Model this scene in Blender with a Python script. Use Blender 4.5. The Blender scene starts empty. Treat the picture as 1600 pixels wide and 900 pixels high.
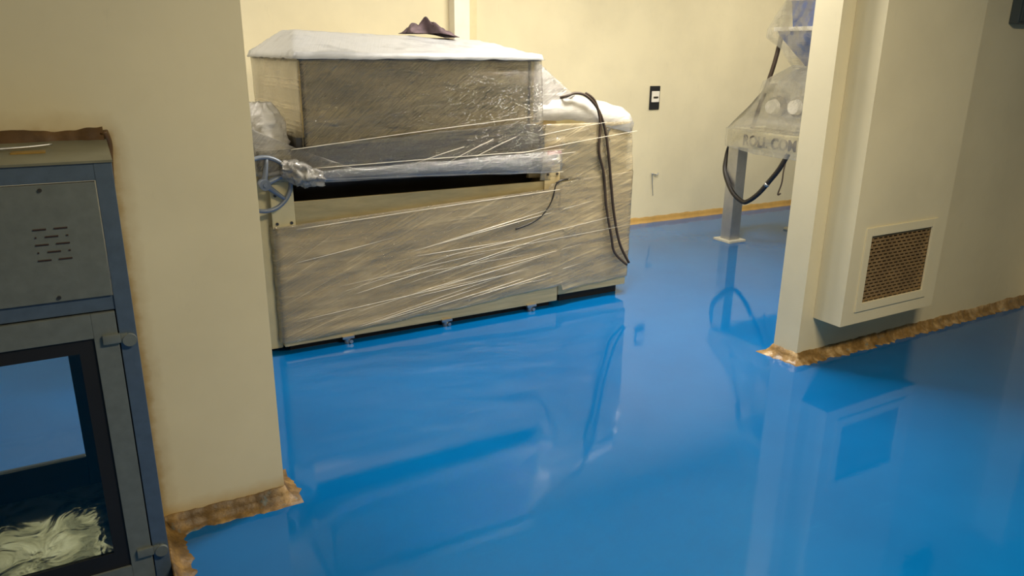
import bpy, bmesh, math, random
from mathutils import Vector, Matrix, noise
random.seed(7)
S = bpy.context.scene
COL = S.collection
PI = math.pi

# ------------------------------------------------------------ camera
cam_data = bpy.data.cameras.new('camera'); cam = bpy.data.objects.new('camera', cam_data); COL.objects.link(cam)
cam_data.sensor_width = 36.0; cam_data.lens = 36.0*1172/1600; cam_data.clip_start = 0.02
R = Matrix(((0.8710476783770312, 0.13759736997918923, -0.47153250764798177),
            (-0.4910845102874585, 0.26462398464903375, -0.8299458720327458),
            (0.010580441848569344, 0.9544847356156504, 0.29807204452449243)))
cam.matrix_world = Matrix.Translation((0, 0, 1.5)) @ R.to_4x4()
S.camera = cam

# ------------------------------------------------------------ world, exposure
w = bpy.data.worlds.new('world'); S.world = w; w.use_nodes = True
w.node_tree.nodes['Background'].inputs[0].default_value = (0.02, 0.02, 0.02, 1)
vs = S.view_settings
vs.view_transform = 'Standard'; vs.look = 'None'; vs.gamma = 1.0; vs.use_curve_mapping = False
vs.exposure = 0.0

# ------------------------------------------------------------ lamps' light (fixtures are built further down)
LAMPS = [  # x, y, power, colour
    (2.8, 3.28, 114, (1.0, 0.94, 0.85)),
    (5.6, 4.0, 32, (1.0, 0.935, 0.83)),
    (-0.2, 4.3, 36, (1.0, 0.935, 0.83)),
    (1.75, 0.2, 100, (1.0, 0.84, 0.57)),
]
CEIL = 2.85
for i, (x, y, p, c) in enumerate(LAMPS):
    l = bpy.data.lights.new('ceiling_lamp_light', 'AREA'); l.shape = 'RECTANGLE'; l.size = 1.15; l.size_y = 0.26
    l.energy = p; l.color = c
    o = bpy.data.objects.new('ceiling_lamp_light', l); COL.objects.link(o); o.location = (x, y, CEIL-0.085)

# ------------------------------------------------------------ helpers
def lin(r, g, b):
    f = lambda c: (c/255/12.92) if c/255 <= 0.04045 else ((c/255+0.055)/1.055)**2.4
    return (f(r), f(g), f(b), 1)

def newmat(name):
    m = bpy.data.materials.new(name); m.use_nodes = True
    nt = m.node_tree; b = nt.nodes['Principled BSDF']
    return m, nt, b
def N(nt, t, **kw):
    n = nt.nodes.new(t)
    for k, v in kw.items(): setattr(n, k, v)
    return n
def L(nt, a, b): nt.links.new(a, b)
def coords(nt, scale=(1, 1, 1), rot=(0, 0, 0)):
    tc = N(nt, 'ShaderNodeTexCoord'); mp = N(nt, 'ShaderNodeMapping')
    mp.inputs['Scale'].default_value = scale; mp.inputs['Rotation'].default_value = rot
    L(nt, tc.outputs['Object'], mp.inputs[0]); return mp.outputs[0]
def noisen(nt, vec, scale, detail=4, rough=0.55):
    n = N(nt, 'ShaderNodeTexNoise'); n.inputs['Scale'].default_value = scale
    n.inputs['Detail'].default_value = detail; n.inputs['Roughness'].default_value = rough
    if vec is not None: L(nt, vec, n.inputs['Vector'])
    return n.outputs['Fac']
def ramp(nt, fac, stops):
    r = N(nt, 'ShaderNodeValToRGB'); e = r.color_ramp.elements
    while len(e) < len(stops): e.new(0.5)
    for el, (p, c) in zip(e, stops): el.position = p; el.color = c if len(c) == 4 else (*c, 1)
    L(nt, fac, r.inputs[0]); return r.outputs[0]
def g(v): return (v, v, v, 1)
def bump(nt, h, strength, dist, bsdf=None):
    b = N(nt, 'ShaderNodeBump'); b.inputs['Strength'].default_value = strength; b.inputs['Distance'].default_value = dist
    L(nt, h, b.inputs['Height'])
    if bsdf: L(nt, b.outputs[0], bsdf.inputs['Normal'])
    return b.outputs[0]
def M(nt, op, a, b=None, clamp=False):
    n = N(nt, 'ShaderNodeMath', operation=op); n.use_clamp = clamp
    for i, v in enumerate((a, b)):
        if v is None: continue
        if isinstance(v, (int, float)): n.inputs[i].default_value = v
        else: L(nt, v, n.inputs[i])
    return n.outputs[0]
def mixc(nt, fac, a, b):
    n = N(nt, 'ShaderNodeMix', data_type='RGBA')
    if isinstance(fac, (int, float)): n.inputs[0].default_value = fac
    else: L(nt, fac, n.inputs[0])
    for i, v in ((6, a), (7, b)):
        if isinstance(v, tuple): n.inputs[i].default_value = v
        else: L(nt, v, n.inputs[i])
    return n.outputs[2]

def simple(name, col, rough=0.5, metal=0.0, spec=0.5, var=0.12, nscale=9, bstr=0.05, bdist=0.002):
    m, nt, b = newmat(name)
    c = coords(nt)
    n = noisen(nt, c, nscale)
    dark = tuple(v*(1-var) for v in col[:3])+(1,); light = tuple(min(1, v*(1+var)) for v in col[:3])+(1,)
    L(nt, ramp(nt, n, [(0.3, dark), (0.7, light)]), b.inputs['Base Color'])
    b.inputs['Roughness'].default_value = rough; b.inputs['Metallic'].default_value = metal
    b.inputs['Specular IOR Level'].default_value = spec
    if bstr: bump(nt, noisen(nt, c, nscale*6), bstr, bdist, b)
    return m

# cream paint (with yellowed sealant stain round the pass box when asked)
def wall_mat(name, base, stain=False, rough=0.42):
    m, nt, b = newmat(name)
    c = coords(nt)
    n = noisen(nt, c, 2.2, 5)
    d = tuple(v*0.9 for v in base[:3])+(1,)
    colr = ramp(nt, n, [(0.3, d), (0.65, base)])
    # fine smudges
    n2 = noisen(nt, coords(nt, (6, 6, 2)), 3, 6, 0.7)
    colr = mixc(nt, ramp(nt, n2, [(0.62, g(0)), (0.8, g(0.22))]), colr, tuple(v*0.6 for v in base[:3])+(1,))
    if stain:
        tc = N(nt, 'ShaderNodeTexCoord'); sp = N(nt, 'ShaderNodeSeparateXYZ'); L(nt, tc.outputs['Object'], sp.inputs[0])
        dx = M(nt, 'MAXIMUM', M(nt, 'SUBTRACT', sp.outputs[0], 0.055), 0)
        dz = M(nt, 'MAXIMUM', M(nt, 'SUBTRACT', sp.outputs[2], 1.255), 0)
        dd = M(nt, 'SQRT', M(nt, 'ADD', M(nt, 'MULTIPLY', dx, dx), M(nt, 'MULTIPLY', M(nt, 'MULTIPLY', dz, dz), 0.4)))
        nn = noisen(nt, c, 26, 4); nn2 = noisen(nt, c, 6, 3)
        dd = M(nt, 'ADD', dd, M(nt, 'MULTIPLY', M(nt, 'SUBTRACT', nn, 0.5), 0.03))
        dd = M(nt, 'ADD', dd, M(nt, 'MULTIPLY', M(nt, 'SUBTRACT', nn2, 0.5), 0.03))
        # stronger towards the top of the box
        f1 = ramp(nt, dd, [(0.0, g(0.8)), (0.012, g(0.65)), (0.028, g(0.25)), (0.06, g(0))])
        colr = mixc(nt, f1, colr, lin(150, 112, 28))
        dz2 = M(nt, 'ABSOLUTE', M(nt, 'SUBTRACT', sp.outputs[2], 0.04))
        f2 = ramp(nt, M(nt, 'ADD', dz2, M(nt, 'MULTIPLY', nn, 0.03)), [(0.02, g(0.6)), (0.075, g(0))])
        colr = mixc(nt, f2, colr, lin(190, 150, 70))
    L(nt, colr, b.inputs['Base Color'])
    b.inputs['Roughness'].default_value = rough
    b.inputs['Specular IOR Level'].default_value = 0.35
    bump(nt, noisen(nt, c, 60, 3), 0.08, 0.002, b)
    return m
CREAM = (0.77, 0.69, 0.47, 1)
MWALL = wall_mat('cream_wall_paint', CREAM)
MWALLS = wall_mat('cream_wall_paint_stained', CREAM, True)
MCEIL = wall_mat('ceiling_paint', (0.8, 0.78, 0.68, 1))

# glossy blue epoxy floor
m, nt, b = newmat('blue_epoxy'); MFLOOR = m
c = coords(nt)
n1 = noisen(nt, c, 1.3, 6, 0.6)
cr = ramp(nt, n1, [(0.3, (0.001, 0.096, 0.30, 1)), (0.7, (0.001, 0.120, 0.36, 1))])
n2 = noisen(nt, coords(nt, (1.0, 5, 1), (0, 0, 0.3)), 2.2, 8, 0.72)
cr = mixc(nt, ramp(nt, n2, [(0.60, g(0)), (0.78, g(0.22))]), cr, (0.008, 0.19, 0.46, 1))
L(nt, cr, b.inputs['Base Color'])
b.inputs['Roughness'].default_value = 0.05; b.inputs['IOR'].default_value = 1.5
L(nt, ramp(nt, noisen(nt, c, 2.1, 5), [(0.35, g(0.015)), (0.75, g(0.035))]), b.inputs['Roughness'])
h = M(nt, 'ADD', M(nt, 'MULTIPLY', noisen(nt, c, 1.3, 2, 0.4), 0.45), M(nt, 'MULTIPLY', noisen(nt, c, 14.0, 5, 0.7), 0.10))
bump(nt, h, 0.14, 0.02, b)

# trowelled mortar coving
m, nt, b = newmat('brown_mortar'); MCOVE = m
c = coords(nt)
cr = ramp(nt, noisen(nt, c, 14, 6, 0.7), [(0.34, lin(72, 54, 26)), (0.5, lin(108, 82, 40)), (0.68, lin(156, 124, 68))])
cr = mixc(nt, ramp(nt, noisen(nt, c, 19, 5, 0.65), [(0.60, g(0)), (0.68, g(0.7))]), cr, lin(70, 98, 105))
L(nt, cr, b.inputs['Base Color']); b.inputs['Roughness'].default_value = 0.5
bump(nt, noisen(nt, c, 40, 5), 0.5, 0.006, b)
m, nt, b = newmat('brown_mortar_pale'); MCOVE2 = m
c = coords(nt)
cr = ramp(nt, noisen(nt, c, 12, 6, 0.7), [(0.34, lin(96, 74, 38)), (0.5, lin(138, 108, 62)), (0.68, lin(190, 162, 118))])
cr = mixc(nt, ramp(nt, noisen(nt, c, 16, 5, 0.65), [(0.62, g(0)), (0.70, g(0.7))]), cr, lin(80, 110, 118))
L(nt, cr, b.inputs['Base Color']); b.inputs['Roughness'].default_value = 0.35
bump(nt, noisen(nt, c, 36, 5), 0.7, 0.008, b)
MTAN = simple('tan_skirting_paint', lin(178, 142, 76), 0.5, var=0.15)

# metals
def steel(name, col, rough, stretch=(1, 1, 1), var=0.15, bstr=0.06, metal=1.0):
    m, nt, b = newmat(name)
    c = coords(nt, stretch)
    L(nt, ramp(nt, noisen(nt, c, 5, 6, 0.65), [(0.3, tuple(v*(1-var) for v in col)+(1,)), (0.7, tuple(v*(1+var) for v in col)+(1,))]), b.inputs['Base Color'])
    b.inputs['Metallic'].default_value = metal
    L(nt, ramp(nt, noisen(nt, c, 3, 4), [(0.3, g(rough*0.8)), (0.7, g(rough*1.25))]), b.inputs['Roughness'])
    bump(nt, noisen(nt, coords(nt), 4, 3), bstr, 0.02, b)
    return m
MSTEEL = steel('brushed_stainless', (0.66, 0.53, 0.29), 0.45, (1, 1, 14), metal=0.4)
MSTEELH = steel('polished_stainless', (0.92, 0.77, 0.44), 0.22, (0.35, 1, 1.2), 0.45, 0.7, metal=0.42)  # strong tone variation paints golden reflections into the steel colour
MSTEELD = steel('dark_trough_steel', (0.12, 0.11, 0.10), 0.4)
MGOLD = steel('yellowed_sheet_steel', (0.52, 0.42, 0.22), 0.5, (1, 1, 5), metal=0.6)
MPASS = simple('grey_blue_hammered_paint', lin(118, 124, 120), 0.34, 0.3, var=0.1, nscale=30)
MPASSE = simple('grey_blue_frame_paint', lin(92, 108, 126), 0.28, 0.35, var=0.1, nscale=30)
MPASST = simple('grey_top_sheet', lin(126, 124, 104), 0.45, 0.3, var=0.15)
MBLACK = simple('black_rubber_and_gap_shade', (0.008, 0.008, 0.01, 1), 0.55, bstr=0)
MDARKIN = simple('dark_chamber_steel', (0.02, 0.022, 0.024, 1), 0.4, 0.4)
MSLOT = simple('dark_slot', (0.035, 0.018, 0.015, 1), 0.8, bstr=0)
MBROWN = simple('brown_sealant', lin(88, 64, 34), 0.5, var=0.35, nscale=20, bstr=0.3)
MOCHRE = simple('ochre_sealant', lin(150, 118, 48), 0.5, var=0.2, nscale=20)
MWHEEL = simple('blue_grey_wheel_paint', lin(122, 130, 142), 0.4, 0.3)
MCABLE = simple('dark_brown_cable', lin(62, 48, 36), 0.55)
MCABLEB = simple('black_hose', lin(32, 27, 22), 0.45)
MCLOTH = simple('purple_brown_cloth', lin(88, 72, 76), 0.85, var=0.4, nscale=14, bstr=0.4)
MALU = steel('aluminium_leg', (0.50, 0.50, 0.50), 0.42)
MFOOT = simple('pale_foot_plate', lin(190, 186, 170), 0.5)
MWHITE = simple('white_plastic', lin(232, 226, 212), 0.4, var=0.05)
MFRAME = simple('cream_frame_paint', lin(214, 202, 160), 0.4, var=0.08)
MMESH = simple('brown_grille_metal', lin(156, 128, 88), 0.5, 0.3, var=0.2)
MVOID = simple('dark_grille_backing', (0.035, 0.024, 0.016, 1), 0.9, bstr=0)
MRED = simple('red_label', lin(190, 60, 48), 0.5)
MLETTER = simple('grey_brown_letters', lin(84, 76, 66), 0.5)
MBLUE = simple('blue_hopper_colour', lin(28, 78, 160), 0.3, 0.0, var=0.3)  # blue colour of the funnel and bin
MGREY = simple('dark_grey_box', lin(66, 76, 80), 0.5)
MEMIT, nt, b = newmat('lamp_diffuser')
b.inputs['Emission Color'].default_value = (1, 0.93, 0.76, 1); b.inputs['Emission Strength'].default_value = 2.5

# stainless chamber floor, bright cream reflections painted into the colour
m, nt, b = newmat('chamber_floor_painted_glare'); MCHAM = m
c = coords(nt, (1, 1, 1))
wv = N(nt, 'ShaderNodeTexNoise'); wv.inputs['Scale'].default_value = 9; wv.inputs['Distortion'].default_value = 0.8; wv.inputs['Detail'].default_value = 3
L(nt, c, wv.inputs['Vector'])
L(nt, ramp(nt, wv.outputs['Fac'], [(0.40, lin(150, 146, 118)), (0.50, lin(215, 208, 175)), (0.62, lin(250, 244, 218))]), b.inputs['Base Color'])
b.inputs['Metallic'].default_value = 0.6; b.inputs['Roughness'].default_value = 0.12
bump(nt, wv.outputs['Fac'], 0.6, 0.012, b)

# clear glass
def glass(name):
    m, nt, b = newmat(name)
    out = nt.nodes['Material Output']; tr = N(nt, 'ShaderNodeBsdfTransparent'); tr.inputs[0].default_value = (0.90, 0.95, 0.97, 1)
    gl = N(nt, 'ShaderNodeBsdfGlossy'); gl.inputs['Roughness'].default_value = 0.02
    fr = N(nt, 'ShaderNodeFresnel'); fr.inputs[0].default_value = 1.45
    mx = N(nt, 'ShaderNodeMixShader'); L(nt, fr.outputs[0], mx.inputs[0]); L(nt, tr.outputs[0], mx.inputs[1]); L(nt, gl.outputs[0], mx.inputs[2])
    L(nt, mx.outputs[0], out.inputs[0]); return m
MGLASS = glass('clear_glass')

# stretch film: see-through plastic with pulled streaks
def film(name, haze=0.16, streak=0.45, origin=(-2.2, -0.35), kf=210, kh=42, rough=0.09, tint=(0.94, 0.79, 0.50, 1), fan=1.0, wrk=0.5, gloss=1.25, bs=0.9):
    m, nt, b = newmat(name)
    out = nt.nodes['Material Output']
    tc = N(nt, 'ShaderNodeTexCoord'); sp = N(nt, 'ShaderNodeSeparateXYZ'); L(nt, tc.outputs['Object'], sp.inputs[0])
    X, Y, Z = sp.outputs
    dx = M(nt, 'SUBTRACT', X, origin[0]); dz = M(nt, 'SUBTRACT', Z, origin[1])
    an = M(nt, 'ARCTAN2', dz, dx)
    def line(v, k, along, ka, det=5):
        cb = N(nt, 'ShaderNodeCombineXYZ'); L(nt, M(nt, 'MULTIPLY', v, k), cb.inputs[0]); L(nt, M(nt, 'MULTIPLY', along, ka), cb.inputs[1])
        n = N(nt, 'ShaderNodeTexNoise'); n.inputs['Scale'].default_value = 1; n.inputs['Detail'].default_value = det; n.inputs['Roughness'].default_value = 0.75
        L(nt, cb.outputs[0], n.inputs['Vector']); return n.outputs['Fac']
    s1 = line(an, kf, dx, 0.9)
    hz = M(nt, 'SUBTRACT', Z, M(nt, 'MULTIPLY', X, 0.05))
    s2 = line(hz, kh, X, 1.1)
    r1 = ramp(nt, s1, [(0.53, g(0)), (0.60, g(0.30)), (0.68, g(1))])
    r2 = ramp(nt, s2, [(0.55, g(0)), (0.62, g(0.3)), (0.70, g(1))])
    st = M(nt, 'ADD', M(nt, 'MULTIPLY', r1, fan), M(nt, 'MULTIPLY', r2, 0.7), clamp=True)
    big = ramp(nt, noisen(nt, coords(nt, (1, 1, 2.2)), 3.2, 4), [(0.3, g(0.45)), (0.7, g(1.3))])
    msk = ramp(nt, noisen(nt, coords(nt, (0.8, 1, 2.0)), 2.6, 3), [(0.36, g(0.25)), (0.62, g(1.35))])
    st = M(nt, 'MULTIPLY', st, msk)
    fac = M(nt, 'ADD', M(nt, 'MULTIPLY', big, haze), M(nt, 'MULTIPLY', st, streak), clamp=True)
    wn = N(nt, 'ShaderNodeTexNoise'); wn.inputs['Scale'].default_value = 16; wn.inputs['Detail'].default_value = 4; wn.inputs['Distortion'].default_value = 1.2
    L(nt, coords(nt, (0.5, 1, 1.6)), wn.inputs['Vector'])
    hh = M(nt, 'ADD', M(nt, 'ADD', s1, M(nt, 'MULTIPLY', s2, 0.7)), M(nt, 'MULTIPLY', wn.outputs['Fac'], wrk))
    nb = bump(nt, hh, bs, 0.010)
    b.inputs['Base Color'].default_value = tint; b.inputs['Roughness'].default_value = 0.35
    b.inputs['Specular IOR Level'].default_value = 0.8
    L(nt, nb, b.inputs['Normal'])
    tr = N(nt, 'ShaderNodeBsdfTransparent'); tr.inputs[0].default_value = (0.97, 0.97, 0.96, 1)
    tl = N(nt, 'ShaderNodeBsdfTranslucent'); tl.inputs[0].default_value = tint
    md_ = N(nt, 'ShaderNodeMixShader'); md_.inputs[0].default_value = 0.35; L(nt, b.outputs[0], md_.inputs[1]); L(nt, tl.outputs[0], md_.inputs[2])
    mx = N(nt, 'ShaderNodeMixShader'); L(nt, fac, mx.inputs[0]); L(nt, tr.outputs[0], mx.inputs[1]); L(nt, md_.outputs[0], mx.inputs[2])
    gl = N(nt, 'ShaderNodeBsdfGlossy'); gl.inputs['Roughness'].default_value = rough; L(nt, nb, gl.inputs['Normal'])
    lw = N(nt, 'ShaderNodeFresnel'); lw.inputs[0].default_value = 1.5; L(nt, nb, lw.inputs['Normal'])
    mx2 = N(nt, 'ShaderNodeMixShader'); L(nt, M(nt, 'MULTIPLY', lw.outputs[0], gloss, clamp=True), mx2.inputs[0])
    L(nt, mx.outputs[0], mx2.inputs[1]); L(nt, gl.outputs[0], mx2.inputs[2])
    L(nt, mx2.outputs[0], out.inputs[0]); return m
MFILM = film('stretch_film', 0.09, 0.30, fan=0.15, wrk=1.6, kh=26, bs=1.0)
MFILMH = film('waist_film', 0.08, 0.30, fan=0.5, wrk=1.0)
MFILMLOW = film('stretch_film_lower', 0.36, 0.5, gloss=0.8, wrk=0.6, kf=150, kh=30, bs=0.7)
MFILMD = film('stretch_film_dense', 0.42, 0.4, wrk=1.2, tint=(0.92, 0.87, 0.78, 1))
MFILMW = film('bunched_film', 0.55, 0.35, wrk=1.8, tint=(0.92, 0.88, 0.80, 1))
MFILMR = film('rolled_film', 0.13, 0.75, fan=0.6, wrk=0.4, kh=75, gloss=0.6, tint=(0.86, 0.85, 0.82, 1))
MFILMC = film('thin_wrap', 0.10, 0.16, fan=0.0, kh=20, wrk=0.8, tint=(0.92, 0.90, 0.84, 1), gloss=0.7, bs=0.4)
MCOVER = film('white_plastic_cover', 1.3, 0.3, fan=0.2, tint=(0.68, 0.68, 0.68, 1), wrk=0.5, gloss=0.3, bs=0.4)
MHOOD = film('hood_film', 0.75, 0.3, fan=0.2, wrk=1.0, tint=(0.85, 0.82, 0.76, 1), gloss=0.6, bs=0.6)
MSTRAND = simple('film_strand', lin(222, 214, 196), 0.25, bstr=0)

# mesh helpers
def box(bm, x0, x1, y0, y1, z0, z1, bev=0.0, seg=2, mtx=None):
    t = bmesh.new(); bmesh.ops.create_cube(t, size=1)
    for v in t.verts: v.co = Vector((x0+(v.co.x+.5)*(x1-x0), y0+(v.co.y+.5)*(y1-y0), z0+(v.co.z+.5)*(z1-z0)))
    if bev: bmesh.ops.bevel(t, geom=t.edges[:], offset=bev, segments=seg, affect='EDGES', profile=0.7)
    if mtx: bmesh.ops.transform(t, matrix=mtx, verts=t.verts)
    me = bpy.data.meshes.new('t'); t.to_mesh(me); t.free(); bm.from_mesh(me); bpy.data.meshes.remove(me)
    return bm
def B(*a, **k): return box(bmesh.new(), *a, **k)
def cyl(bm, p0, p1, r0, r1=None, n=24, cap=True):
    r1 = r0 if r1 is None else r1
    p0 = Vector(p0); p1 = Vector(p1); d = (p1-p0).normalized()
    a = d.orthogonal().normalized(); b2 = d.cross(a)
    A = [bm.verts.new(p0+(a*math.cos(2*PI*i/n)+b2*math.sin(2*PI*i/n))*r0) for i in range(n)]
    C = [bm.verts.new(p1+(a*math.cos(2*PI*i/n)+b2*math.sin(2*PI*i/n))*r1) for i in range(n)]
    for i in range(n): bm.faces.new((A[i], A[(i+1) % n], C[(i+1) % n], C[i]))
    if cap: bm.faces.new(A[::-1]); bm.faces.new(C)
    return bm
def smooth_pts(pts, n=8):
    pts = [Vector(p) for p in pts]; out = []
    for i in range(len(pts)-1):
        p0 = pts[max(i-1, 0)]; p1 = pts[i]; p2 = pts[i+1]; p3 = pts[min(i+2, len(pts)-1)]
        for k in range(n):
            t = k/n
            out.append(0.5*((2*p1)+(-p0+p2)*t+(2*p0-5*p1+4*p2-p3)*t*t+(-p0+3*p1-3*p2+p3)*t**3))
    out.append(pts[-1]); return out
def tube(bm, pts, r, n=10, sm=8, closed=False):
    P = smooth_pts(pts, sm) if sm else [Vector(p) for p in pts]
    rings = []; up = None
    m_ = len(P)
    for i, p in enumerate(P):
        d = (P[(i+1) % m_]-P[i-1]) if closed else (P[min(i+1, m_-1)]-P[max(i-1, 0)])
        d.normalize()
        if up is None: up = d.orthogonal().normalized()
        up = (up-d*up.dot(d)).normalized(); s = d.cross(up)
        rr = r(i/(m_-1)) if callable(r) else r
        rings.append([bm.verts.new(p+(up*math.cos(2*PI*k/n)+s*math.sin(2*PI*k/n))*rr) for k in range(n)])
    for i in range(m_ if closed else m_-1):
        A = rings[i]; C = rings[(i+1) % m_]
        for k in range(n): bm.faces.new((A[k], A[(k+1) % n], C[(k+1) % n], C[k]))
    if not closed: bm.faces.new(rings[0][::-1]); bm.faces.new(rings[-1])
    return bm
def grid(bm, fn, nu, nv):
    V = [[bm.verts.new(fn(i/nu, j/nv)) for j in range(nv+1)] for i in range(nu+1)]
    for i in range(nu):
        for j in range(nv): bm.faces.new((V[i][j], V[i+1][j], V[i+1][j+1], V[i][j+1]))
    return bm
def quad_fn(a, b_, c_, d, amp=0.004, fr=5, nrm=(0, -1, 0), stretch=(1, 1, 1), seed=0):
    a, b_, c_, d = map(Vector, (a, b_, c_, d)); nrm = Vector(nrm)
    def f(u, v):
        p = a*(1-u)*(1-v)+b_*u*(1-v)+c_*u*v+d*(1-u)*v
        q = Vector((p.x*stretch[0], p.y*stretch[1], p.z*stretch[2]))*fr+Vector((seed, 0, 0))
        return p+nrm*amp*(noise.noise(q)+0.5*noise.noise(q*2.3))
    return f
def solid(o, th=0.001):
    md = o.modifiers.new('thickness', 'SOLIDIFY'); md.thickness = th; md.offset = 0; return o
def obj(name, bm, mat, parent=None, smooth=False, angle=None):
    bmesh.ops.recalc_face_normals(bm, faces=bm.faces[:])
    me = bpy.data.meshes.new(name); bm.to_mesh(me); bm.free(); me.materials.append(mat)
    if smooth:
        for p in me.polygons: p.use_smooth = True
        if angle:
            me.set_sharp_from_angle(angle=math.radians(angle))
    o = bpy.data.objects.new(name, me); COL.objects.link(o)
    if parent:
        o.parent = parent
        o.matrix_parent_inverse = Matrix.Identity(4)
        off = parent.location.copy(); p = parent.parent
        while p: off += p.location; p = p.parent
        if off.length > 0: me.transform(Matrix.Translation(-off))
    return o
def thing(name, label, cat, loc=(0, 0, 0), group=None):
    o = bpy.data.objects.new(name, None); COL.objects.link(o); o.location = loc; o.empty_display_size = 0.1
    o['label'] = label; o['category'] = cat
    if group: o['group'] = group
    return o
def tag(o, label, cat, group=None, kind=None):
    o['label'] = label; o['category'] = cat
    if group: o['group'] = group
    if kind: o['kind'] = kind
    return o
def struct(name, bm, mat, label, cat, parent=None, smooth=False):
    o = obj(name, bm, mat, parent, smooth); o['kind'] = 'structure'
    if not parent: o['label'] = label; o['category'] = cat
    return o

# ------------------------------------------------------------ the setting
WY, WB = 2.38, 2.53            # front and back faces of the dividing wall
BY = 5.40                      # back wall
struct('floor', B(-3, 8.2, -3.5, 5.6, -0.12, 0), MFLOOR, 'glossy blue epoxy floor running through both rooms', 'floor')
struct('ceiling', B(-3, 8.2, -3.5, 5.6, CEIL, CEIL+.1), MCEIL, 'pale ceiling above both rooms', 'ceiling')
struct('wall_back', B(-3, 8.2, BY, BY+.15, 0, CEIL), MWALL, 'brightly lit cream wall behind the wrapped machines', 'wall')
bm = bmesh.new()
box(bm, -3, -0.72, WY, WB, 0, CEIL); box(bm, -0.72, 0.05, WY, WB, 1.235, CEIL); box(bm, 0.05, 0.447, WY, WB, 0, CEIL)
struct('wall_left', bm, MWALLS, 'cream partition wall around the steel pass box at left', 'wall')
struct('wall_right', B(3.03, 8.2, WY, WB, 0, CEIL), MWALL, 'cream partition wall with boxed duct and grille at right', 'wall')
struct('wall_front', B(-3, 8.2, -3.5, -3.35, 0, CEIL), MWALL, 'cream wall behind the camera', 'wall')
struct('wall_far_left', B(-3.1, -3, -3.5, 5.6, 0, CEIL), MWALL, 'cream side wall beyond the left edge', 'wall')
struct('wall_far_right', B(8.1, 8.2, -3.5, 5.6, 0, CEIL), MWALL, 'cream side wall beyond the right edge', 'wall')
struct('wall_header', B(0.447, 3.03, WY, WB, 2.45, CEIL), MWALL, 'cream wall section over the wide opening', 'wall')
struct('added_reflection_block', B(5.16, 5.9, 2.18, WY, 0, 1.72, 0.004), MWHITE, 'unseen white block added for its pale reflection in the floor', 'wall')  # added out of view, placed so the floor mirrors a pale strip

def coving(path, h, wd, rag=0.02, seed=0, step=0.012, corner=True):
    """path: 2-D wall line, outward side on the right hand of travel"""
    P = [Vector((x, y)) for x, y in path]; S_ = []
    segn = [((P[i+1]-P[i]).normalized()) for i in range(len(P)-1)]
    nr = [Vector((d.y, -d.x)) for d in segn]
    for i in range(len(P)-1):
        ln = (P[i+1]-P[i]).length; k = max(1, int(ln/step))
        for q in range(k+1):
            t = q/k; p = P[i].lerp(P[i+1], t)
            nn = nr[i].copy()
            if q == 0 and i > 0:
                mth = nr[i-1]+nr[i]; nn = mth/max(0.3, mth.dot(nr[i])) if mth.length > 0 else nn
            elif q == k and i < len(nr)-1:
                mth = nr[i]+nr[i+1]; nn = mth/max(0.3, mth.dot(nr[i]))
            if i > 0 and q == 0: continue
            S_.append((p, nn))
    bm = bmesh.new(); rows = []
    for idx, (p, nn) in enumerate(S_):
        q = Vector((p.x*9+seed, p.y*9, 0))
        wv_ = wd*(1+0.25*noise.noise(q))+rag*(0.6*noise.noise(q*2.3)+0.45*noise.noise(q*6)+0.3*abs(noise.noise(q*13)))
        hv = h*(1+0.14*noise.noise(q*1.7+Vector((5, 0, 0)))+0.05*noise.noise(q*6))
        row = []
        for (a, z) in ((0, -.004), (0.0, 1.0), (0.06, .97), (0.22, .55), (0.45, .26), (0.72, .11), (0.93, .06), (1.0, -.004)):
            pz = hv*z if z > 0 else -0.003
            off = -0.004 if a == 0 else wv_*a
            jit = 0.0015*noise.noise(Vector((p.x*60, p.y*60, z*30)))
            row.append(bm.verts.new((p.x+nn.x*(off+jit), p.y+nn.y*(off+jit), pz+(jit if z > 0 else 0))))
        rows.append(row)
    for i in range(len(rows)-1):
        for k in range(7): bm.faces.new((rows[i][k], rows[i][k+1], rows[i+1][k+1], rows[i+1][k]))
    return bm
struct('trim_1', coving([(-0.9, WB), (0.447, WB), (0.447, WY), (0.06, WY), (0.06, 1.98)][::-1], 0.052, 0.050, 0.026, 1), MCOVE, '', '', None, True)
o = COL.objects['trim_1']; o['label'] = 'ragged brown mortar coving at foot of the left partition'; o['category'] = 'coving'
struct('trim_2', coving([(7.9, WY), (3.03, WY), (3.03, WB), (4.2, WB)][::-1], 0.055, 0.046, 0.034, 5), MCOVE2, '', '', None, True)
o = COL.objects['trim_2']; o['label'] = 'ragged pale brown mortar coving at foot of the right partition'; o['category'] = 'coving'
o = struct('baseboard_back', coving([(-2.9, BY), (8.0, BY)], 0.055, 0.03, 0.012, 9, 0.03), MTAN, 'narrow tan painted skirting strip along the back wall', 'skirting', None, True)

# ceiling fixtures over the lamps
for i, (x, y, p, c_) in enumerate(LAMPS):
    t = thing('ceiling_light', ['ceiling light over the wrapped mixer and opening', 'ceiling light over the roll compactor',
                                'ceiling light in the left of the back room', 'ceiling light in the front room'][i], 'ceiling light', (x, y, CEIL), 'ceiling lights')
    obj('housing', B(x-.62, x+.62, y-.16, y+.16, CEIL-.06, CEIL, 0.006), MWHITE, t)
    obj('diffuser', B(x-.58, x+.58, y-.13, y+.13, CEIL-.075, CEIL-.058, 0.004), MEMIT, t)

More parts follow.
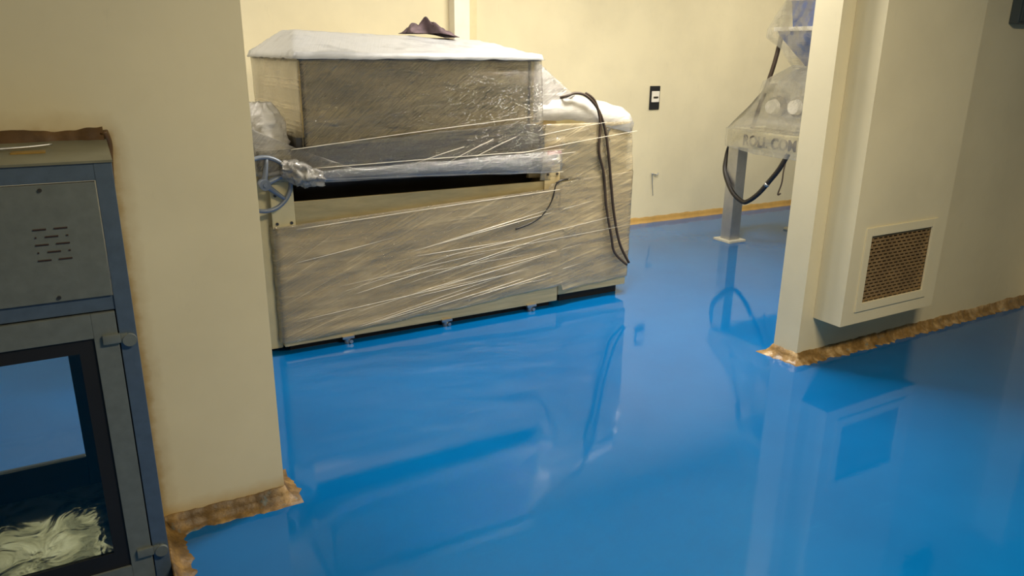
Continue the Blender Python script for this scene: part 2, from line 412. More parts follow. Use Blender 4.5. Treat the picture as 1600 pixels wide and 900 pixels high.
# ------------------------------------------------------------ mixer
mx = thing('ribbon_mixer', 'large stainless steel mixer with drive housing, wrapped in clear film', 'mixer', (1.6, 4.2, 0))
FY = 3.71
bm = B(0.765, 2.43, FY, 4.75, 0.04, 0.60, 0.006)
obj('base_cabinet', bm, MSTEEL, mx)
bm = bmesh.new(); box(bm, 0.775, 2.42, FY+.004, FY+.02, 0.60, 0.79, 0.002); box(bm, 0.775, 2.42, 4.73, 4.745, 0.60, 0.79)
box(bm, 0.775, 0.79, FY+.02, 4.73, 0.60, 0.79); box(bm, 2.405, 2.42, FY+.02, 4.73, 0.60, 0.79)
obj('rim_panel', bm, MGOLD, mx)
# black block under the base, coloured as the shade in the gap
obj('base_gap_shade', B(0.80, 2.40, 3.76, 4.70, 0.0, 0.045), MBLACK, mx)
for fx in (1.10, 1.68, 2.245):
    bm = bmesh.new(); box(bm, fx-.035, fx+.03, FY-.012, FY+.02, 0.03, 0.045, 0.003)
    cyl(bm, (fx, FY+.02, 0), (fx, FY+.02, 0.032), 0.02); cyl(bm, (fx+.012, FY-.012, 0.012), (fx+.012, FY+.02, 0.012), 0.010)
    obj('levelling_foot', bm, MALU, mx, True, 40)
# end plates / uprights carrying the trough
for sgn, (xa, xb) in ((0, (0.755, 0.865)), (1, (2.315, 2.42))):
    bm = bmesh.new()
    box(bm, xa, xb, FY-.006, FY+.012, 0.665, 1.02, 0.002); box(bm, xa+.02, xb-.02, FY+.012, 4.7, 0.60, 1.06, 0.004)
    up = obj('upright', bm, MFRAME if sgn == 0 else MSTEEL, mx)
    for zz in (0.69, 0.83):
        for xx in (xa+.02, xb-.02): obj('bolt', cyl(bmesh.new(), (xx, FY-.012, zz), (xx, FY-.004, zz), 0.008, n=6), MSTEELD, up)
# trough: half cylinder and the box hopper on it
cy, cz, rr = 4.22, 1.10, 0.505
bm = bmesh.new(); prof = []
for k in range(33):
    a = PI+PI*k/32; prof.append((cy+rr*math.cos(a), cz+rr*math.sin(a)))
A = [bm.verts.new((0.90, y, z)) for y, z in prof]; C_ = [bm.verts.new((2.30, y, z)) for y, z in prof]
for i in range(32): bm.faces.new((A[i], C_[i], C_[i+1], A[i+1]))
bm.faces.new(A); bm.faces.new(C_[::-1])
obj('trough', bm, MSTEELD, mx, True, 30)
bm = bmesh.new()
box(bm, 0.945, 2.235, FY, FY+.012, 1.06, 1.475, 0.003); box(bm, 0.945, 2.235, 4.72, 4.732, 1.06, 1.475, 0.003)
box(bm, 0.945, 0.957, FY+.012, 4.72, 1.06, 1.475, 0.003); box(bm, 2.223, 2.235, FY+.012, 4.72, 1.06, 1.475, 0.003)
box(bm, 0.95, 2.23, FY+.01, 4.73, 1.455, 1.468)
obj('hopper', bm, MSTEELH, mx)
obj('corner_strip', B(2.195, 2.206, FY-.012, FY, 1.06, 1.47, 0.002), MSTEELD, mx)
obj('corner_strip', B(0.94, 0.965, FY-.006, FY+.004, 1.06, 1.47, .002), MSTEEL, mx)
obj('hopper_flange', B(0.925, 2.262, FY-.02, 4.76, 1.462, 1.478, 0.004), MSTEELD, mx)
# shaft end and gear box behind the wheel
bm = bmesh.new(); cyl(bm, (0.60, 3.92, 1.08), (0.88, 3.92, 1.08), 0.10, 0.10, 32)
box(bm, 0.64, 0.768, 3.76, 4.20, 0.02, 1.04, 0.01)
obj('shaft_bearing', bm, MFRAME, mx, True, 40)
# drive housing
dy = 3.75
obj('drive_base', B(2.46, 2.985, dy, 4.70, 0.06, 0.735, 0.006), MSTEEL, mx)
bm = bmesh.new(); box(bm, 2.50, 2.95, dy+.05, 4.6, 0.0, 0.062)
obj('drive_gap_shade', bm, MBLACK, mx)  # black block painting the shade below the drive base
bm = bmesh.new(); box(bm, 2.44, 2.955, dy+.01, 4.62, 0.735, 1.10, 0.012)
dh = obj('drive_housing', bm, MFRAME, mx)
bm = bmesh.new(); box(bm, 2.25, 2.44, dy+.03, 4.5, 0.80, 1.14, 0.02)
obj('gear_case', bm, MSTEEL, mx, True, 30)
bm = bmesh.new()   # curved guard above the housing
pf = [(2.36, 1.10), (2.36, 1.19), (2.385, 1.235), (2.44, 1.255), (2.66, 1.25), (2.72, 1.22), (2.74, 1.10)]
A = [bm.verts.new((x, dy+.12, z)) for x, z in pf]; C_ = [bm.verts.new((x, 4.5, z)) for x, z in pf]
for i in range(len(pf)-1): bm.faces.new((A[i], A[i+1], C_[i+1], C_[i]))
bm.faces.new(A); bm.faces.new(C_[::-1])
obj('belt_guard', bm, MFRAME, mx, True, 40)
obj('warning_label', B(2.325, 2.42, FY-.016, FY-.0145, 0.945, 0.965), MRED, mx)
obj('latch_knob', cyl(bmesh.new(), (2.40, FY-.02, 0.775), (2.40, FY-.004, 0.775), 0.009, n=12), MBLACK, mx)

# hand wheel
hw = Vector((0.722, 3.66, 0.895)); R0 = 0.128
hwp = obj('hand_wheel', tube(bmesh.new(), [hw+Vector((math.cos(a)*R0, math.cos(a)*0.02, math.sin(a)*R0)) for a in [2*PI*k/48 for k in range(48)]], 0.0105, 10, 0, True), MWHEEL, mx, True)
bm = bmesh.new()
for a in (80, 200, 320, 20):
    a = math.radians(a); d = Vector((math.cos(a), 0.15*math.cos(a), math.sin(a)))
    if a != math.radians(200): tube(bm, [hw+Vector((0, .0, 0)), hw+d*R0*.5, hw+d*R0], lambda t: 0.016-0.008*t, 8, 2)
obj('spoke', bm, MWHEEL, hwp, True)
bm = cyl(bmesh.new(), hw+Vector((0, -.025, 0)), hw+Vector((0, .03, 0)), 0.026); cyl(bm, hw+Vector((0, -.032, 0)), hw+Vector((0, -.02, 0)), 0.011, n=6)
obj('hub', bm, MWHEEL, hwp, True, 40)
obj('axle', cyl(bmesh.new(), hw, hw+Vector((0, .2, 0)), 0.014), MALU, hwp, True, 40)

# power cables on the drive side
pts = [(2.44, 3.80, 1.255), (2.47, 3.74, 1.268), (2.53, 3.735, 1.285), (2.60, 3.725, 1.27), (2.68, 3.72, 1.20), (2.735, 3.715, 1.09), (2.765, 3.71, 0.96), (2.80, 3.71, 0.76), (2.835, 3.71, 0.56), (2.885, 3.70, 0.36), (2.965, 3.695, 0.22)]
cb = obj('power_cable', tube(bmesh.new(), pts, 0.0085, 8, 8), MCABLE, mx, True)
pts2 = [(2.60, 3.73, 1.285), (2.665, 3.722, 1.235), (2.705, 3.715, 1.11), (2.70, 3.71, 0.95), (2.745, 3.71, 0.80), (2.775, 3.71, 0.60), (2.815, 3.70, 0.42), (2.85, 3.70, 0.30), (2.945, 3.69, 0.21)]
obj('power_cable', tube(bmesh.new(), pts2, 0.0085, 8, 8), MCABLE, mx, True)
pts3 = [(2.50, 3.72, 0.79), (2.43, 3.69, 0.793), (2.385, 3.69, 0.77), (2.36, 3.69, 0.68), (2.30, 3.69, 0.60), (2.22, 3.69, 0.555), (2.115, 3.69, 0.53)]
obj('hose', tube(bmesh.new(), pts3, 0.0055, 8, 8), MCABLEB, mx, True)

# ------------------------------------------------------------ plastic cover on the lid
def cover():
    bm = bmesh.new()
    x0, x1, y0, y1, zb = 0.905, 2.285, 3.675, 4.78, 1.480
    rx0, rx1, ry0, ry1 = 1.06, 2.14, 4.24, 4.50
    def f(u, v):
        # u across x, v along y ; height field of a hipped sheet
        x = x0+(x1-x0)*u; y = y0+(y1-y0)*v
        hx = min(1, (x-x0)/(rx0-x0), (x1-x)/(x1-rx1)); hy = min(1, (y-y0)/(ry0-y0), (y1-y)/(y1-ry1))
        t = max(0, min(hx, hy)); t = t*t*(3-2*t)*0.5+t*0.5
        zr = 1.615-0.045*u
        z = zb+0.016+(zr-zb-0.016)*t
        z += 0.005*noise.noise(Vector((x*5, y*9, 1)))+0.003*noise.noise(Vector((x*18, y*22, 4)))
        if u in (0, 1) or v in (0, 1): z = zb-0.012+0.006*noise.noise(Vector((x*12, y*12, 2)))
        return Vector((x, y, z))
    grid(bm, f, 90, 60)
    return bm
cv = obj('plastic_cover', cover(), MCOVER, None, True); solid(cv, 0.002)
tag(cv, 'white translucent plastic sheet draped over the top of the mixer hopper', 'plastic sheet')

# cloth on the cover
def cloth():
    bm = bmesh.new()
    def f(u, v):
        x = (u-.5)*0.27; y = (v-.5)*0.20
        e = max(0, 1-(2*abs(u-.5))**2.2)*max(0, 1-(2*abs(v-.5))**2.2)
        q = Vector((x*14, y*14, 3))
        wob = 0.03*noise.noise(Vector((u*4, v*4, 9)))
        z = e*(0.034+0.075*abs(noise.noise(q))+0.02*noise.noise(q*2.1))
        z += 0.022*math.exp(-((x+0.06)/0.07)**2)*e
        sl = -0.12*max(0, u-.60)
        return Vector((x+wob, y+wob*1.6+0.03*math.sin(u*7)-0.18*max(0, u-.5), z+sl*0.4))
    grid(bm, f, 48, 30)
    for v in bm.verts: v.co += Vector((1.845, 4.30, 1.607))
    return bm
cl = obj('cloth_rag', cloth(), MCLOTH, None, True); solid(cl, 0.003)
tag(cl, 'crumpled purple-brown rag lying on the white plastic sheet over the hopper', 'cloth')

# ------------------------------------------------------------ stretch film round the mixer
def sheet(name, bm, mat): return solid(obj(name.replace('sheet', 'film'), bm, mat, mx, True), 0.0006)
# hopper front
sheet('hopper_sheet', grid(bmesh.new(), quad_fn((0.935, 3.697, 0.96), (2.30, 3.692, 0.98), (2.27, 3.69, 1.468), (0.935, 3.69, 1.468), 0.006, 4, stretch=(1, 1, 2.5)), 60, 30), MFILM)
# left side of hopper
sheet('side_sheet', grid(bmesh.new(), quad_fn((0.93, 3.695, 1.05), (0.925, 4.75, 1.16), (0.925, 4.76, 1.47), (0.93, 3.69, 1.468), 0.006, 5, (-1, 0, 0)), 30, 20), MFILMLOW)
# second band: crosses the hopper foot, rising to the right
def band(u, v):
    x = 0.70+(2.80-0.70)*u+0.03*noise.noise(Vector((v*4, u, 2)))*u
    top = 1.05+0.12*u+0.0*u; 
    if u > .68: top = 1.13-0.05*(u-.68)/.32
    bot = 0.905-0.015*u-0.14*max(0, u-.62)/.38+0.014*noise.noise(Vector((x*4, 3, 3)))
    z = bot+(top-bot)*v
    y = 3.672+0.058*min(1, max(0, u-.70)/.12)-0.006*math.sin(u*9)*(u < .7)
    q = Vector((x*3, z*14-x*2.2, 2))
    return Vector((x, y+0.007*noise.noise(q)+0.004*noise.noise(q*2.4), z+0.006*noise.noise(Vector((x*4, 1, v*2)))))
sheet('waist_sheet', grid(bmesh.new(), band, 110, 26), MFILMH)
# the lower wrap round base and drive base
def lower(u, v):
    # path in plan: left side -> front -> over the step to drive base -> right side
    path = [(0.752, 4.40), (0.752, 3.72), (0.765, 3.698), (2.43, 3.692), (2.55, 3.715), (2.985, 3.738), (3.0, 3.75), (3.0, 4.3)]
    ln = [0]
    for i in range(len(path)-1): ln.append(ln[-1]+math.dist(path[i], path[i+1]))
    s = u*ln[-1]
    for i in range(len(path)-1):
        if s <= ln[i+1]+1e-9:
            t = (s-ln[i])/(ln[i+1]-ln[i]); x = path[i][0]+(path[i+1][0]-path[i][0])*t; y = path[i][1]+(path[i+1][1]-path[i][1])*t; break
    xx = (x-0.765)/1.66
    top = 0.675+0.075*max(0, xx)+(0.03 if xx > .95 else 0)
    bot = 0.062+0.012*math.sin(xx*6)+0.085*max(0, min(1, (xx-.25)/.6)) - (0.045 if xx > 1.02 else 0)
    bot += 0.008*noise.noise(Vector((x*7, y*7, 3)))
    if i in (0, 1): y += 0; 
    z = bot+(top-bot)*v
    ang = math.atan2(z+.05, x+.35)
    dsp = 0.004*noise.noise(Vector((ang*34, x*.8, 1)))+0.003*noise.noise(Vector((z*26, x*.9, 6)))
    nx, ny = (-1, 0) if i == 0 else ((1, 0) if i == 6 else (0, -1))
    return Vector((x+nx*(dsp+.004), y+ny*(dsp+.004), z))
sheet('lower_sheet', grid(bmesh.new(), lower, 220, 70), MFILMLOW)
# right side sheets over drive housing
sheet('drive_sheet', grid(bmesh.new(), quad_fn((2.28, 3.70, 0.80), (2.99, 3.735, 0.755), (2.965, 3.745, 1.11), (2.30, 3.69, 1.12), 0.008, 5, stretch=(1, 1, 3), seed=4), 50, 26), MFILMLOW)
def hood(u, v):   # loose plastic on top of the drive housing
    x = 2.27+0.70*u; y = 3.73+0.80*v
    z = 1.275+0.01*math.sin(u*3)-0.10*max(0, u-.35)/.65*0.9-0.05*max(0, (0.12-v)/.12)
    z += 0.014*noise.noise(Vector((x*7, y*6, 1)))+0.006*noise.noise(Vector((x*20, y*16, 4)))
    if v == 0: z -= 0.10
    if u == 1: z = 1.10
    return Vector((x, y, z))
sheet('drive_hood', grid(bmesh.new(), hood, 44, 30), MHOOD)
# diagonal veil from the lid corner down to the drive housing
sheet('veil', grid(bmesh.new(), quad_fn((2.235, 3.74, 1.10), (2.55, 3.76, 1.27), (2.30, 3.80, 1.462), (2.25, 3.74, 1.468), 0.012, 5, seed=8), 24, 24), MFILMD)
sheet('veil_back', grid(bmesh.new(), quad_fn((2.235, 4.5, 1.20), (2.90, 4.3, 1.20), (2.62, 4.0, 1.30), (2.27, 3.80, 1.466), 0.012, 5, seed=2), 24, 24), MFILM)
# rolled band across the gap
def rope(u, v):
    x = 0.92+1.48*u; z0 = 0.914-0.004*u; h_ = 0.030+0.034*u**1.5+0.006*noise.noise(Vector((x*5, v*3, 2)))
    a = PI*(0.05+0.9*v)-PI/2
    q = Vector((x*1.6, v*9, 7))
    r = 1+0.18*noise.noise(q*2)
    return Vector((x, 3.668-0.016*math.cos(a)*r, z0+h_*math.sin(a)*r+0.004*noise.noise(q)))
sheet('rolled_band', grid(bmesh.new(), rope, 90, 24), MFILMR)
# bag over the bearing and the twisted bunch beside the wheel
def bag(u, v):
    a = 2*PI*u; t = v
    z = 0.93+0.335*t; rr_ = 0.108*(1-0.55*max(0, (t-.55)/.45)**2.4)+0.02*(1-t)
    q = Vector((math.cos(a)*1.4, math.sin(a)*1.4, t*3))
    r = rr_*(1+0.16*noise.noise(q*2)+0.1*noise.noise(q*5))
    return Vector((0.765+r*math.cos(a), 3.82+r*0.9*math.sin(a), z+0.01*noise.noise(q*3)))
bm = grid(bmesh.new(), bag, 48, 30); bmesh.ops.remove_doubles(bm, verts=bm.verts, dist=0.0005)
sheet('bearing_bag', bm, MHOOD)
def bunch(u, v):
    a = 2*PI*u; x = 0.80+0.20*v
    rr_ = 0.055*(0.55+0.5*math.sin(PI*min(1, v*1.15)))+0.012*math.cos(a*5+v*4)*v
    q = Vector((math.cos(a)*1.6, math.sin(a)*1.6, v*5))
    r = rr_*(1+0.34*noise.noise(q*1.5)+0.12*noise.noise(q*4))
    return Vector((x+0.012*noise.noise(q*3), 3.645+r*math.cos(a), 0.965-0.06*v+r*math.sin(a)*1.0))
sheet('twisted_bunch', grid(bmesh.new(), bunch, 44, 34), MFILMD)
# taut guy sheets from the bag to the roll
sheet('taut_sheet', grid(bmesh.new(), quad_fn((0.70, 3.67, 0.93), (1.20, 3.665, 0.93), (0.90, 3.668, 1.05), (0.68, 3.70, 1.16), 0.006, 6, seed=3), 24, 20), MFILMD)
# pulled strands
bm = bmesh.new()
def yfront(x): return 3.683 if x < 2.43 else 3.70
rnd = random.Random(3)
for k in range(26):
    x0 = rnd.uniform(0.8, 1.9); x1 = x0+rnd.uniform(0.5, 1.3); x1 = min(x1, 2.97)
    sl = rnd.uniform(0.03, 0.2); z0 = rnd.uniform(0.08, 0.5)
    zs = [z0+(x-x0)*sl for x in (x0, (x0+x1)/2, x1)]
    if zs[2] > 0.74: continue
    tube(bm, [(x0, yfront(x0), zs[0]), ((x0+x1)/2, yfront((x0+x1)/2)-.002, zs[1]+rnd.uniform(-.004, .004)), (x1, yfront(x1), zs[2])], lambda t, r=rnd.uniform(.0008, .0018): r*math.sin(PI*min(.98, max(.02, t)))+.0002, 6, 6)
for (x0, z0, x1, z1) in ((0.86, 0.662, 2.40, 0.742), (0.95, 0.955, 2.42, 0.975), (0.93, 0.90, 2.42, 0.845), (1.5, 0.95, 1.78, 1.02), (1.7, 0.95, 1.95, 1.05), (1.85, 0.965, 2.1, 1.06), (0.86, 1.05, 2.2, 1.165), (2.1, 0.965, 2.95, 1.06), (2.25, 1.06, 2.72, 1.12), (2.2, .935, 2.5, .955)):
    tube(bm, [(x0, 3.668, z0), ((x0+x1)/2, 3.664, (z0+z1)/2+.004), (x1, 3.67, z1)], 0.0016, 6, 6)
s_ = obj('film_strands', bm, MSTRAND, mx, True)

# ------------------------------------------------------------ pass box at left
pb = thing('pass_box', 'grey-blue steel pass box with a glazed door, set in the left wall', 'pass box', (-0.3, 2.11, 0))
bm = bmesh.new(); fy = 2.11
box(bm, 0.014, 0.055, fy, 2.56, 0, 1.237, 0.002)                  # right side / stile
box(bm, -0.72, -0.68, fy, 2.56, 0, 1.237, 0.002)
box(bm, -0.68, 0.014, fy+.004, 2.56, 0.855, 0.893, 0.001); box(bm, -0.68, 0.014, fy+.001, 2.37, 1.191, 1.237, 0.001)
box(bm, -0.68, 0.014, fy+.012, 2.56, 0, 0.06)
obj('frame', bm, MPASSE, pb)
bm = bmesh.new()
vsd = [(-0.72, fy-.004, 1.234), (0.057, fy-.004, 1.234), (0.057, WY+.01, 1.262), (-0.72, WY+.01, 1.262)]
lo = [bm.verts.new(v) for v in vsd]; hi = [bm.verts.new((v[0], v[1], v[2]+.006)) for v in vsd]
bm.faces.new(lo[::-1]); bm.faces.new(hi)
for i in range(4): bm.faces.new((lo[i], lo[(i+1) % 4], hi[(i+1) % 4], hi[i]))
obj('top_plate', bm, MPASST, pb)
def seal(u, v):    # lumpy brown sealant in the angle of plate and wall
    x = -0.72+0.772*u; rr_ = 0.03+0.008*noise.noise(Vector((x*9, 0, 0)))+0.003*noise.noise(Vector((x*40, 0, 0)))
    a = (PI/2)*v
    return Vector((x, WY+.002-rr_*2.0*math.cos(a)*(1-.35*math.sin(2*a)), 1.263-.02*math.cos(a)+rr_*1.05*math.sin(a)*(1-.35*math.sin(2*a))))
obj('sealant_bead', grid(bmesh.new(), seal, 120, 10), MBROWN, pb, True)
bm = bmesh.new(); tube(bm, [(0.053, WY-.012, 1.285), (0.062, WY-.004, 1.25), (0.060, WY-.004, 1.2), (0.058, WY-.002, 1.12)], lambda t: 0.012-0.009*t, 8, 8)
obj('sealant_bead', bm, MBROWN, pb, True)
obj('sealant_patch', B(-0.16, -0.085, 2.215, 2.262, 1.2475, 1.2545, 0.002), MOCHRE, pb)
# upper panel
pn = obj('upper_panel', B(-0.60, 0.012, fy-.003, fy+.02, 0.895, 1.188, 0.0015), MPASS, pb)
bm = bmesh.new()
for r_, z in enumerate((1.081, 1.062, 1.043, 1.024, 1.004)):
    xs = [(-.135, -.107), (-.091, -.062)] if r_ % 2 == 0 else [(-.133, -.130), (-.112, -.084), (-.067, -.063)]
    for a_, c2 in xs: 
        sx = -0.001*r_*0
        tube(bm, [(a_, fy-.0035, z), ((a_+c2)/2, fy-.0035, z), (c2, fy-.0035, z)], 0.0022, 6, 1)
obj('vent_slots', bm, MSLOT, pn)
for (sx, sz) in ((-0.106, 1.176), (-0.105, 0.906)):
    obj('screw', cyl(bmesh.new(), (sx, fy-.007, sz), (sx, fy-.002, sz), 0.0045, n=12), MSTEELD, pn, True, 40)
# door with gasket and glass
bm = bmesh.new()
box(bm, -0.045, 0.011, fy-.004, fy+.018, 0.022, 0.851, 0.002); box(bm, -0.66, -0.60, fy-.004, fy+.018, 0.022, 0.851, 0.002)
box(bm, -0.60, -0.045, fy-.004, fy+.018, 0.785, 0.851, 0.0015); box(bm, -0.60, -0.045, fy-.004, fy+.018, 0.022, 0.090, 0.0015)
dr = obj('door', bm, MPASS, pb)
bm = bmesh.new()
box(bm, -0.083, -0.045, fy+.002, fy+.014, 0.09, 0.785); box(bm, -0.60, -0.562, fy+.002, fy+.014, 0.09, 0.785)
box(bm, -0.562, -0.083, fy+.002, fy+.014, 0.747, 0.785); box(bm, -0.562, -0.083, fy+.002, fy+.014, 0.09, 0.142)
obj('gasket', bm, MBLACK, dr)
obj('glass', B(-0.565, -0.080, fy+.006, fy+.010, 0.138, 0.75), MGLASS, dr)
for hz_ in (0.782, 0.128):
    bm = bmesh.new(); box(bm, -0.026, 0.016, fy-.014, fy-.003, hz_-.016, hz_+.009, 0.003)
    box(bm, 0.016, 0.032, fy-.009, fy, hz_-.02, hz_+.006, .002)
    cyl(bm, (0.036, fy-.012, hz_-.013), (0.036, fy, hz_-.013), 0.017)
    obj('hinge', bm, MPASS, dr, True, 30)
# chamber
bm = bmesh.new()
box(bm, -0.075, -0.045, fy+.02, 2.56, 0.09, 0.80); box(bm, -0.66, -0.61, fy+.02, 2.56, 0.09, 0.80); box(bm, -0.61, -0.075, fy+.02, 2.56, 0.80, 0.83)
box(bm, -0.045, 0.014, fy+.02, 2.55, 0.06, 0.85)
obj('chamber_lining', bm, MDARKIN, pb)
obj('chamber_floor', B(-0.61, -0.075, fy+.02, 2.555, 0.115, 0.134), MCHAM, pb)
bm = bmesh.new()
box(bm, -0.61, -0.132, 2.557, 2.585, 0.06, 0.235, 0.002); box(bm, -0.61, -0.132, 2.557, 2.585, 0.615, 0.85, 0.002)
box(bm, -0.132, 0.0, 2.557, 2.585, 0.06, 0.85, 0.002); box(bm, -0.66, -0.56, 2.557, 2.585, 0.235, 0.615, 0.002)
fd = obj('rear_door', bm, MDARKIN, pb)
obj('glass', B(-0.56, -0.132, 2.567, 2.571, 0.235, 0.615), MGLASS, fd)
# thin metal rod lying on the top plate
o = obj('metal_rod', tube(bmesh.new(), [(-0.30, 2.215, 1.262), (-0.14, 2.25, 1.263), (-0.07, 2.275, 1.266)], lambda t: 0.005-0.0028*t, 8, 6), MALU, None, True)
tag(o, 'thin bright metal rod lying on top of the pass box', 'rod')

# ------------------------------------------------------------ boxed duct with grille on the right wall
dt = thing('wall_duct', 'cream boxed duct with a brown return grille on the right wall', 'duct', (3.5, WY, 0.23))
bm = bmesh.new(); bx0, bx1, by = 3.12, 3.86, 2.22; gx0, gx1, gz0, gz1 = 3.245, 3.745, 0.33, 0.685
box(bm, bx0, gx0, by, WY-.001, 0.232, CEIL-.001); box(bm, gx1, bx1, by, WY-.001, 0.232, CEIL-.001)
box(bm, gx0, gx1, by, WY-.001, 0.232, gz0); box(bm, gx0, gx1, by, WY-.001, gz1, CEIL-.001)
bmesh.ops.remove_doubles(bm, verts=bm.verts, dist=1e-5)
obj('casing', bm, MWALL, dt)
gr = []
bm = bmesh.new(); fwd = 0.042
for (a_, c2, e_, f_) in ((gx0-.035, gx0+.008, gz0-.035, gz1+.035), (gx1-.008, gx1+.03, gz0-.035, gz1+.035), (gx0+.008, gx1-.008, gz0-.035, gz0+.008), (gx0+.008, gx1-.008, gz1-.008, gz1+.035)):
    box(bm, a_, c2, by-.007, by+.004, e_, f_, 0.0025)
gf = obj('grille_frame', bm, MWALL, dt)
obj('grille_backing', B(gx0, gx1, by+.03, by+.034, gz0, gz1), MVOID, dt)  # plain dark sheet behind the grille slots
bm = bmesh.new(); nr_, nc = 20, 13      # pressed sheet with staggered slots
pz = (gz1-gz0)/nr_; px = (gx1-gx0)/nc
for r_ in range(nr_+1):
    z = gz0+pz*r_
    box(bm, gx0, gx1, by+.006, by+.011, max(gz0, z-pz*.27), min(gz1, z+pz*.27))
for r_ in range(nr_):
    z = gz0+pz*r_
    for k in range(nc+1):
        x = gx0+px*(k+(0.5 if r_ % 2 else 0))
        if x+.004 > gx1: continue
        box(bm, max(gx0, x-.0045), x+.0045, by+.007, by+.0105, z+pz*.27, z+pz*.73)
obj('grille_mesh', bm, MMESH, dt)

# small dark box high on the right wall
bm = B(4.36, 4.62, 2.33, WY-.001, 1.68, 1.95, 0.006)
t = obj('control_box', bm, MGREY, None); tag(t, 'dark grey box high on the right partition wall', 'box')
obj('box_lid', B(4.37, 4.61, 2.322, 2.331, 1.69, 1.94, 0.003), MGREY, t)

# ------------------------------------------------------------ back wall fittings
tr = thing('wall_channel', 'white vertical cable channel on the back wall, above the mixer', 'cable channel', (2.6, BY, 0.06))
obj('channel', B(2.50, 2.625, 5.30, BY-.001, 0.06, CEIL-.001, 0.004), MWHITE, tr)
obj('side_strip', B(2.629, 2.70, 5.33, BY-.001, 0.06, CEIL-.001, 0.003), MFRAME, tr)
ob = thing('wall_outlet', 'black outlet plate with a white socket on the back wall', 'outlet', (4.51, BY, 1.13))
pl = obj('plate', B(4.455, 4.565, BY-.012, BY-.0005, 1.035, 1.24, 0.004), MBLACK, ob)
bm = B(4.468, 4.552, BY-.022, BY-.012, 1.10, 1.195, 0.005); obj('socket', bm, MWHITE, ob)
obj('switch', B(4.485, 4.535, BY-.028, BY-.021, 1.135, 1.15, 0.002), MSTEELD, ob)
bm = bmesh.new(); tube(bm, [(4.53, BY-.012, 0.46), (4.585, BY-.02, 0.445), (4.60, BY-.02, 0.465)], 0.005, 6, 4)
tube(bm, [(4.535, BY-.01, 0.465), (4.545, BY-.01, 0.38), (4.565, BY-.008, 0.25)], lambda t: 0.006-.003*t, 6, 4)
o = obj('wall_hook', bm, MALU, None, True); tag(o, 'small metal hook with wire tail, below the outlet on the back wall', 'hook')

# ------------------------------------------------------------ roll compactor behind the right partition
rc = thing('roll_compactor', 'plastic-wrapped roll compactor on an aluminium stand behind the right partition', 'compactor', (4.9, 4.1, 0))
def leg(x, y):
    bm = bmesh.new(); box(bm, x-.055, x+.055, y-.055, y+.055, 0.018, 0.80, 0.006)
    lg = obj('leg', bm, MALU, rc)
    obj('foot_plate', B(x-.095, x+.095, y-.095, y+.095, 0, 0.018, 0.003), MFOOT, lg)
leg(4.69, 4.51); leg(5.55, 4.51); leg(4.69, 3.45); leg(5.55, 3.45)
bm = bmesh.new(); box(bm, 4.605, 5.65, 3.36, 4.565, 0.80, 0.935, 0.012)
tb = obj('table', bm, MFRAME, rc)
bm = bmesh.new()   # main body with rounded back shoulder, seen from the side
pf = [(4.34, 0.935), (4.26, 1.03), (4.27, 1.26), (4.22, 1.34), (4.06, 1.42), (3.50, 1.42), (3.50, 0.935)]
A = [bm.verts.new((4.74, y, z)) for y, z in pf]; C_ = [bm.verts.new((5.3, y, z)) for y, z in pf]
for i in range(len(pf)): bm.faces.new((A[i], A[(i+1) % len(pf)], C_[(i+1) % len(pf)], C_[i]))
bm.faces.new(A); bm.faces.new(C_[::-1]); bmesh.ops.bevel(bm, geom=bm.edges[:], offset=0.02, segments=3, affect='EDGES')
obj('body', bm, MALU, rc, True, 30)
for (y, z) in ((4.185, 1.13), (3.97, 1.14)):
    bm = cyl(bmesh.new(), (4.69, y, z), (4.745, y, z), 0.075, 0.082, 32); bmesh.ops.recalc_face_normals(bm, faces=bm.faces[:])
    k_ = obj('roller_cap', bm, MSTEELD, rc, True, 40)
    bm = cyl(bmesh.new(), (4.645, y, z), (4.695, y, z), 0.050, 0.058, 24); obj('cap_nut', bm, MWHITE, k_, True, 40)
bm = bmesh.new()   # funnel
rings = []
for (z, hx, hy) in ((1.40, .07, .07), (1.66, .24, .25), (1.70, .25, .26)):
    rings.append([bm.verts.new((5.0+sx*hx, 4.03+sy*hy, z)) for sx, sy in ((-1, -1), (1, -1), (1, 1), (-1, 1))])
for i in range(2):
    for k in range(4): bm.faces.new((rings[i][k], rings[i][(k+1) % 4], rings[i+1][(k+1) % 4], rings[i+1][k]))
obj('feed_funnel', bm, MBLUE, rc)
obj('funnel_rim', B(4.73, 5.27, 3.76, 4.31, 1.685, 1.715, 0.005), MWHITE, rc)
bm = bmesh.new(); rings = []
for (z, hx, hy) in ((1.715, .20, .19), (1.90, .22, .21)):
    rings.append([bm.verts.new((5.0+sx*hx, 4.0+sy*hy, z)) for sx, sy in ((-1, -1), (1, -1), (1, 1), (-1, 1))])
for k in range(4): bm.faces.new((rings[0][k], rings[0][(k+1) % 4], rings[1][(k+1) % 4], rings[1][k]))
obj('feed_bin', bm, MBLUE, rc)
obj('bin_lid', B(4.765, 5.24, 3.77, 4.23, 1.90, 1.925, 0.005), MWHITE, rc)
bm = tube(bmesh.new(), [(4.75, 4.44, 0.94), (4.77, 4.38, 1.20), (4.80, 4.33, 1.45), (4.82, 4.30, 1.70)], 0.017, 8, 4)
obj('support_pole', bm, MCABLE, rc, True)
pts = [(4.66, 4.575, 0.80), (4.66, 4.60, 0.72), (4.63, 4.575, 0.58), (4.60, 4.45, 0.44), (4.60, 4.33, 0.375), (4.60, 4.26, 0.39), (4.60, 4.16, 0.47), (4.60, 4.06, 0.59), (4.60, 3.99, 0.68), (4.61, 3.93, 0.80)]
obj('hose', tube(bmesh.new(), pts, 0.019, 10, 8), MCABLEB, rc, True)
obj('hose_clip', tube(bmesh.new(), [(4.60, 4.10, 0.54), (4.60, 4.085, 0.558)], 0.0215, 12, 1), MALU, rc, True)
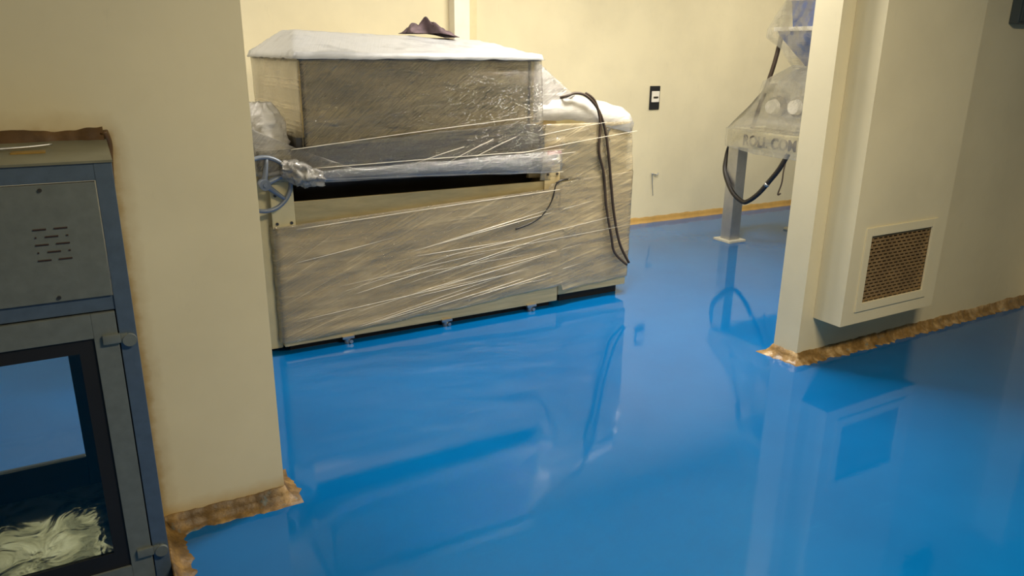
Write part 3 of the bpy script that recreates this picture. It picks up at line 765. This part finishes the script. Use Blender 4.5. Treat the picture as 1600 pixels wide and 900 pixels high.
obj('cord', tube(bmesh.new(), [(4.63, 3.95, 0.80), (4.60, 3.945, 0.68), (4.60, 3.95, 0.58), (4.60, 3.975, 0.49), (4.60, 3.95, 0.50)], 0.006, 6, 6), MCABLE, rc, True)
# raised lettering along the table edge, facing left
cu = bpy.data.curves.new('lettering', 'FONT'); cu.body = 'ROLL COM'; cu.size = 0.115; cu.extrude = 0.004; cu.offset = 0.0025; cu.space_character = 1.02
to = bpy.data.objects.new('lettering', cu); COL.objects.link(to)
bpy.context.view_layer.update()
me = bpy.data.meshes.new_from_object(to); bpy.data.objects.remove(to)
xs = [v.co.x for v in me.vertices]; wdt = max(xs)-min(xs)
sc = 0.52/wdt
me.transform(Matrix.Diagonal((sc, 1, 1, 1)))
me.transform(Matrix(((0, 0, -1, 4.601-4.9), (-1, 0, 0, 4.385-4.1), (0, 1, 0, 0.825), (0, 0, 0, 1))))
me.materials.clear(); me.materials.append(MLETTER)
lo_ = bpy.data.objects.new('lettering', me); COL.objects.link(lo_); lo_.parent = tb
lo_.location = (0, 0, 0)

# plastic wrap over the compactor
wr = rc
def wrap2(prof, name, mat, seed):
    def f(u, v):
        # side sheet in the plane facing the camera's left, v up
        n_ = len(prof)-1; s = v*n_; i = min(int(s), n_-1); t = s-i
        z = prof[i][0]+(prof[i+1][0]-prof[i][0])*t
        ya = prof[i][1]+(prof[i+1][1]-prof[i][1])*t; yb = prof[i][2]+(prof[i+1][2]-prof[i][2])*t
        xx = prof[i][3]+(prof[i+1][3]-prof[i][3])*t
        y = ya+(yb-ya)*u
        q = Vector((y*7+seed, z*7, seed))
        d = 0.010*noise.noise(q)+0.004*noise.noise(q*2.6)
        return Vector((xx-d, y, z))
    return solid(obj(name, grid(bmesh.new(), f, 40, 70), mat, wr, True), 0.0006)
# z, back y, front y, x
wrap2([(0.945, 4.56, 3.5, 4.59), (0.97, 4.54, 3.5, 4.61), (1.04, 4.45, 3.5, 4.63), (1.18, 4.32, 3.5, 4.64), (1.32, 4.29, 3.55, 4.65), (1.44, 4.08, 3.7, 4.72)], 'body_sheet', MFILMC, 3)
wrap2([(1.42, 4.13, 3.8, 4.78), (1.55, 4.22, 3.75, 4.74), (1.64, 4.36, 3.70, 4.71), (1.70, 4.34, 3.70, 4.70), (1.90, 4.24, 3.75, 4.74), (1.97, 4.20, 3.75, 4.76)], 'funnel_sheet', MFILMC, 6)
wrap2([(0.765, 4.25, 3.70, 4.59), (0.80, 4.56, 3.5, 4.59), (0.86, 4.57, 3.5, 4.59), (0.945, 4.575, 3.5, 4.59)], 'skirt_sheet', MFILMC, 9)
solid(obj('back_flap', grid(bmesh.new(), quad_fn((4.60, 4.56, 0.945), (5.3, 4.56, 0.945), (5.3, 4.30, 1.30), (4.74, 4.30, 1.30), 0.01, 5, (0, 1, 0)), 20, 16), MFILMC, wr, True), 0.0006)
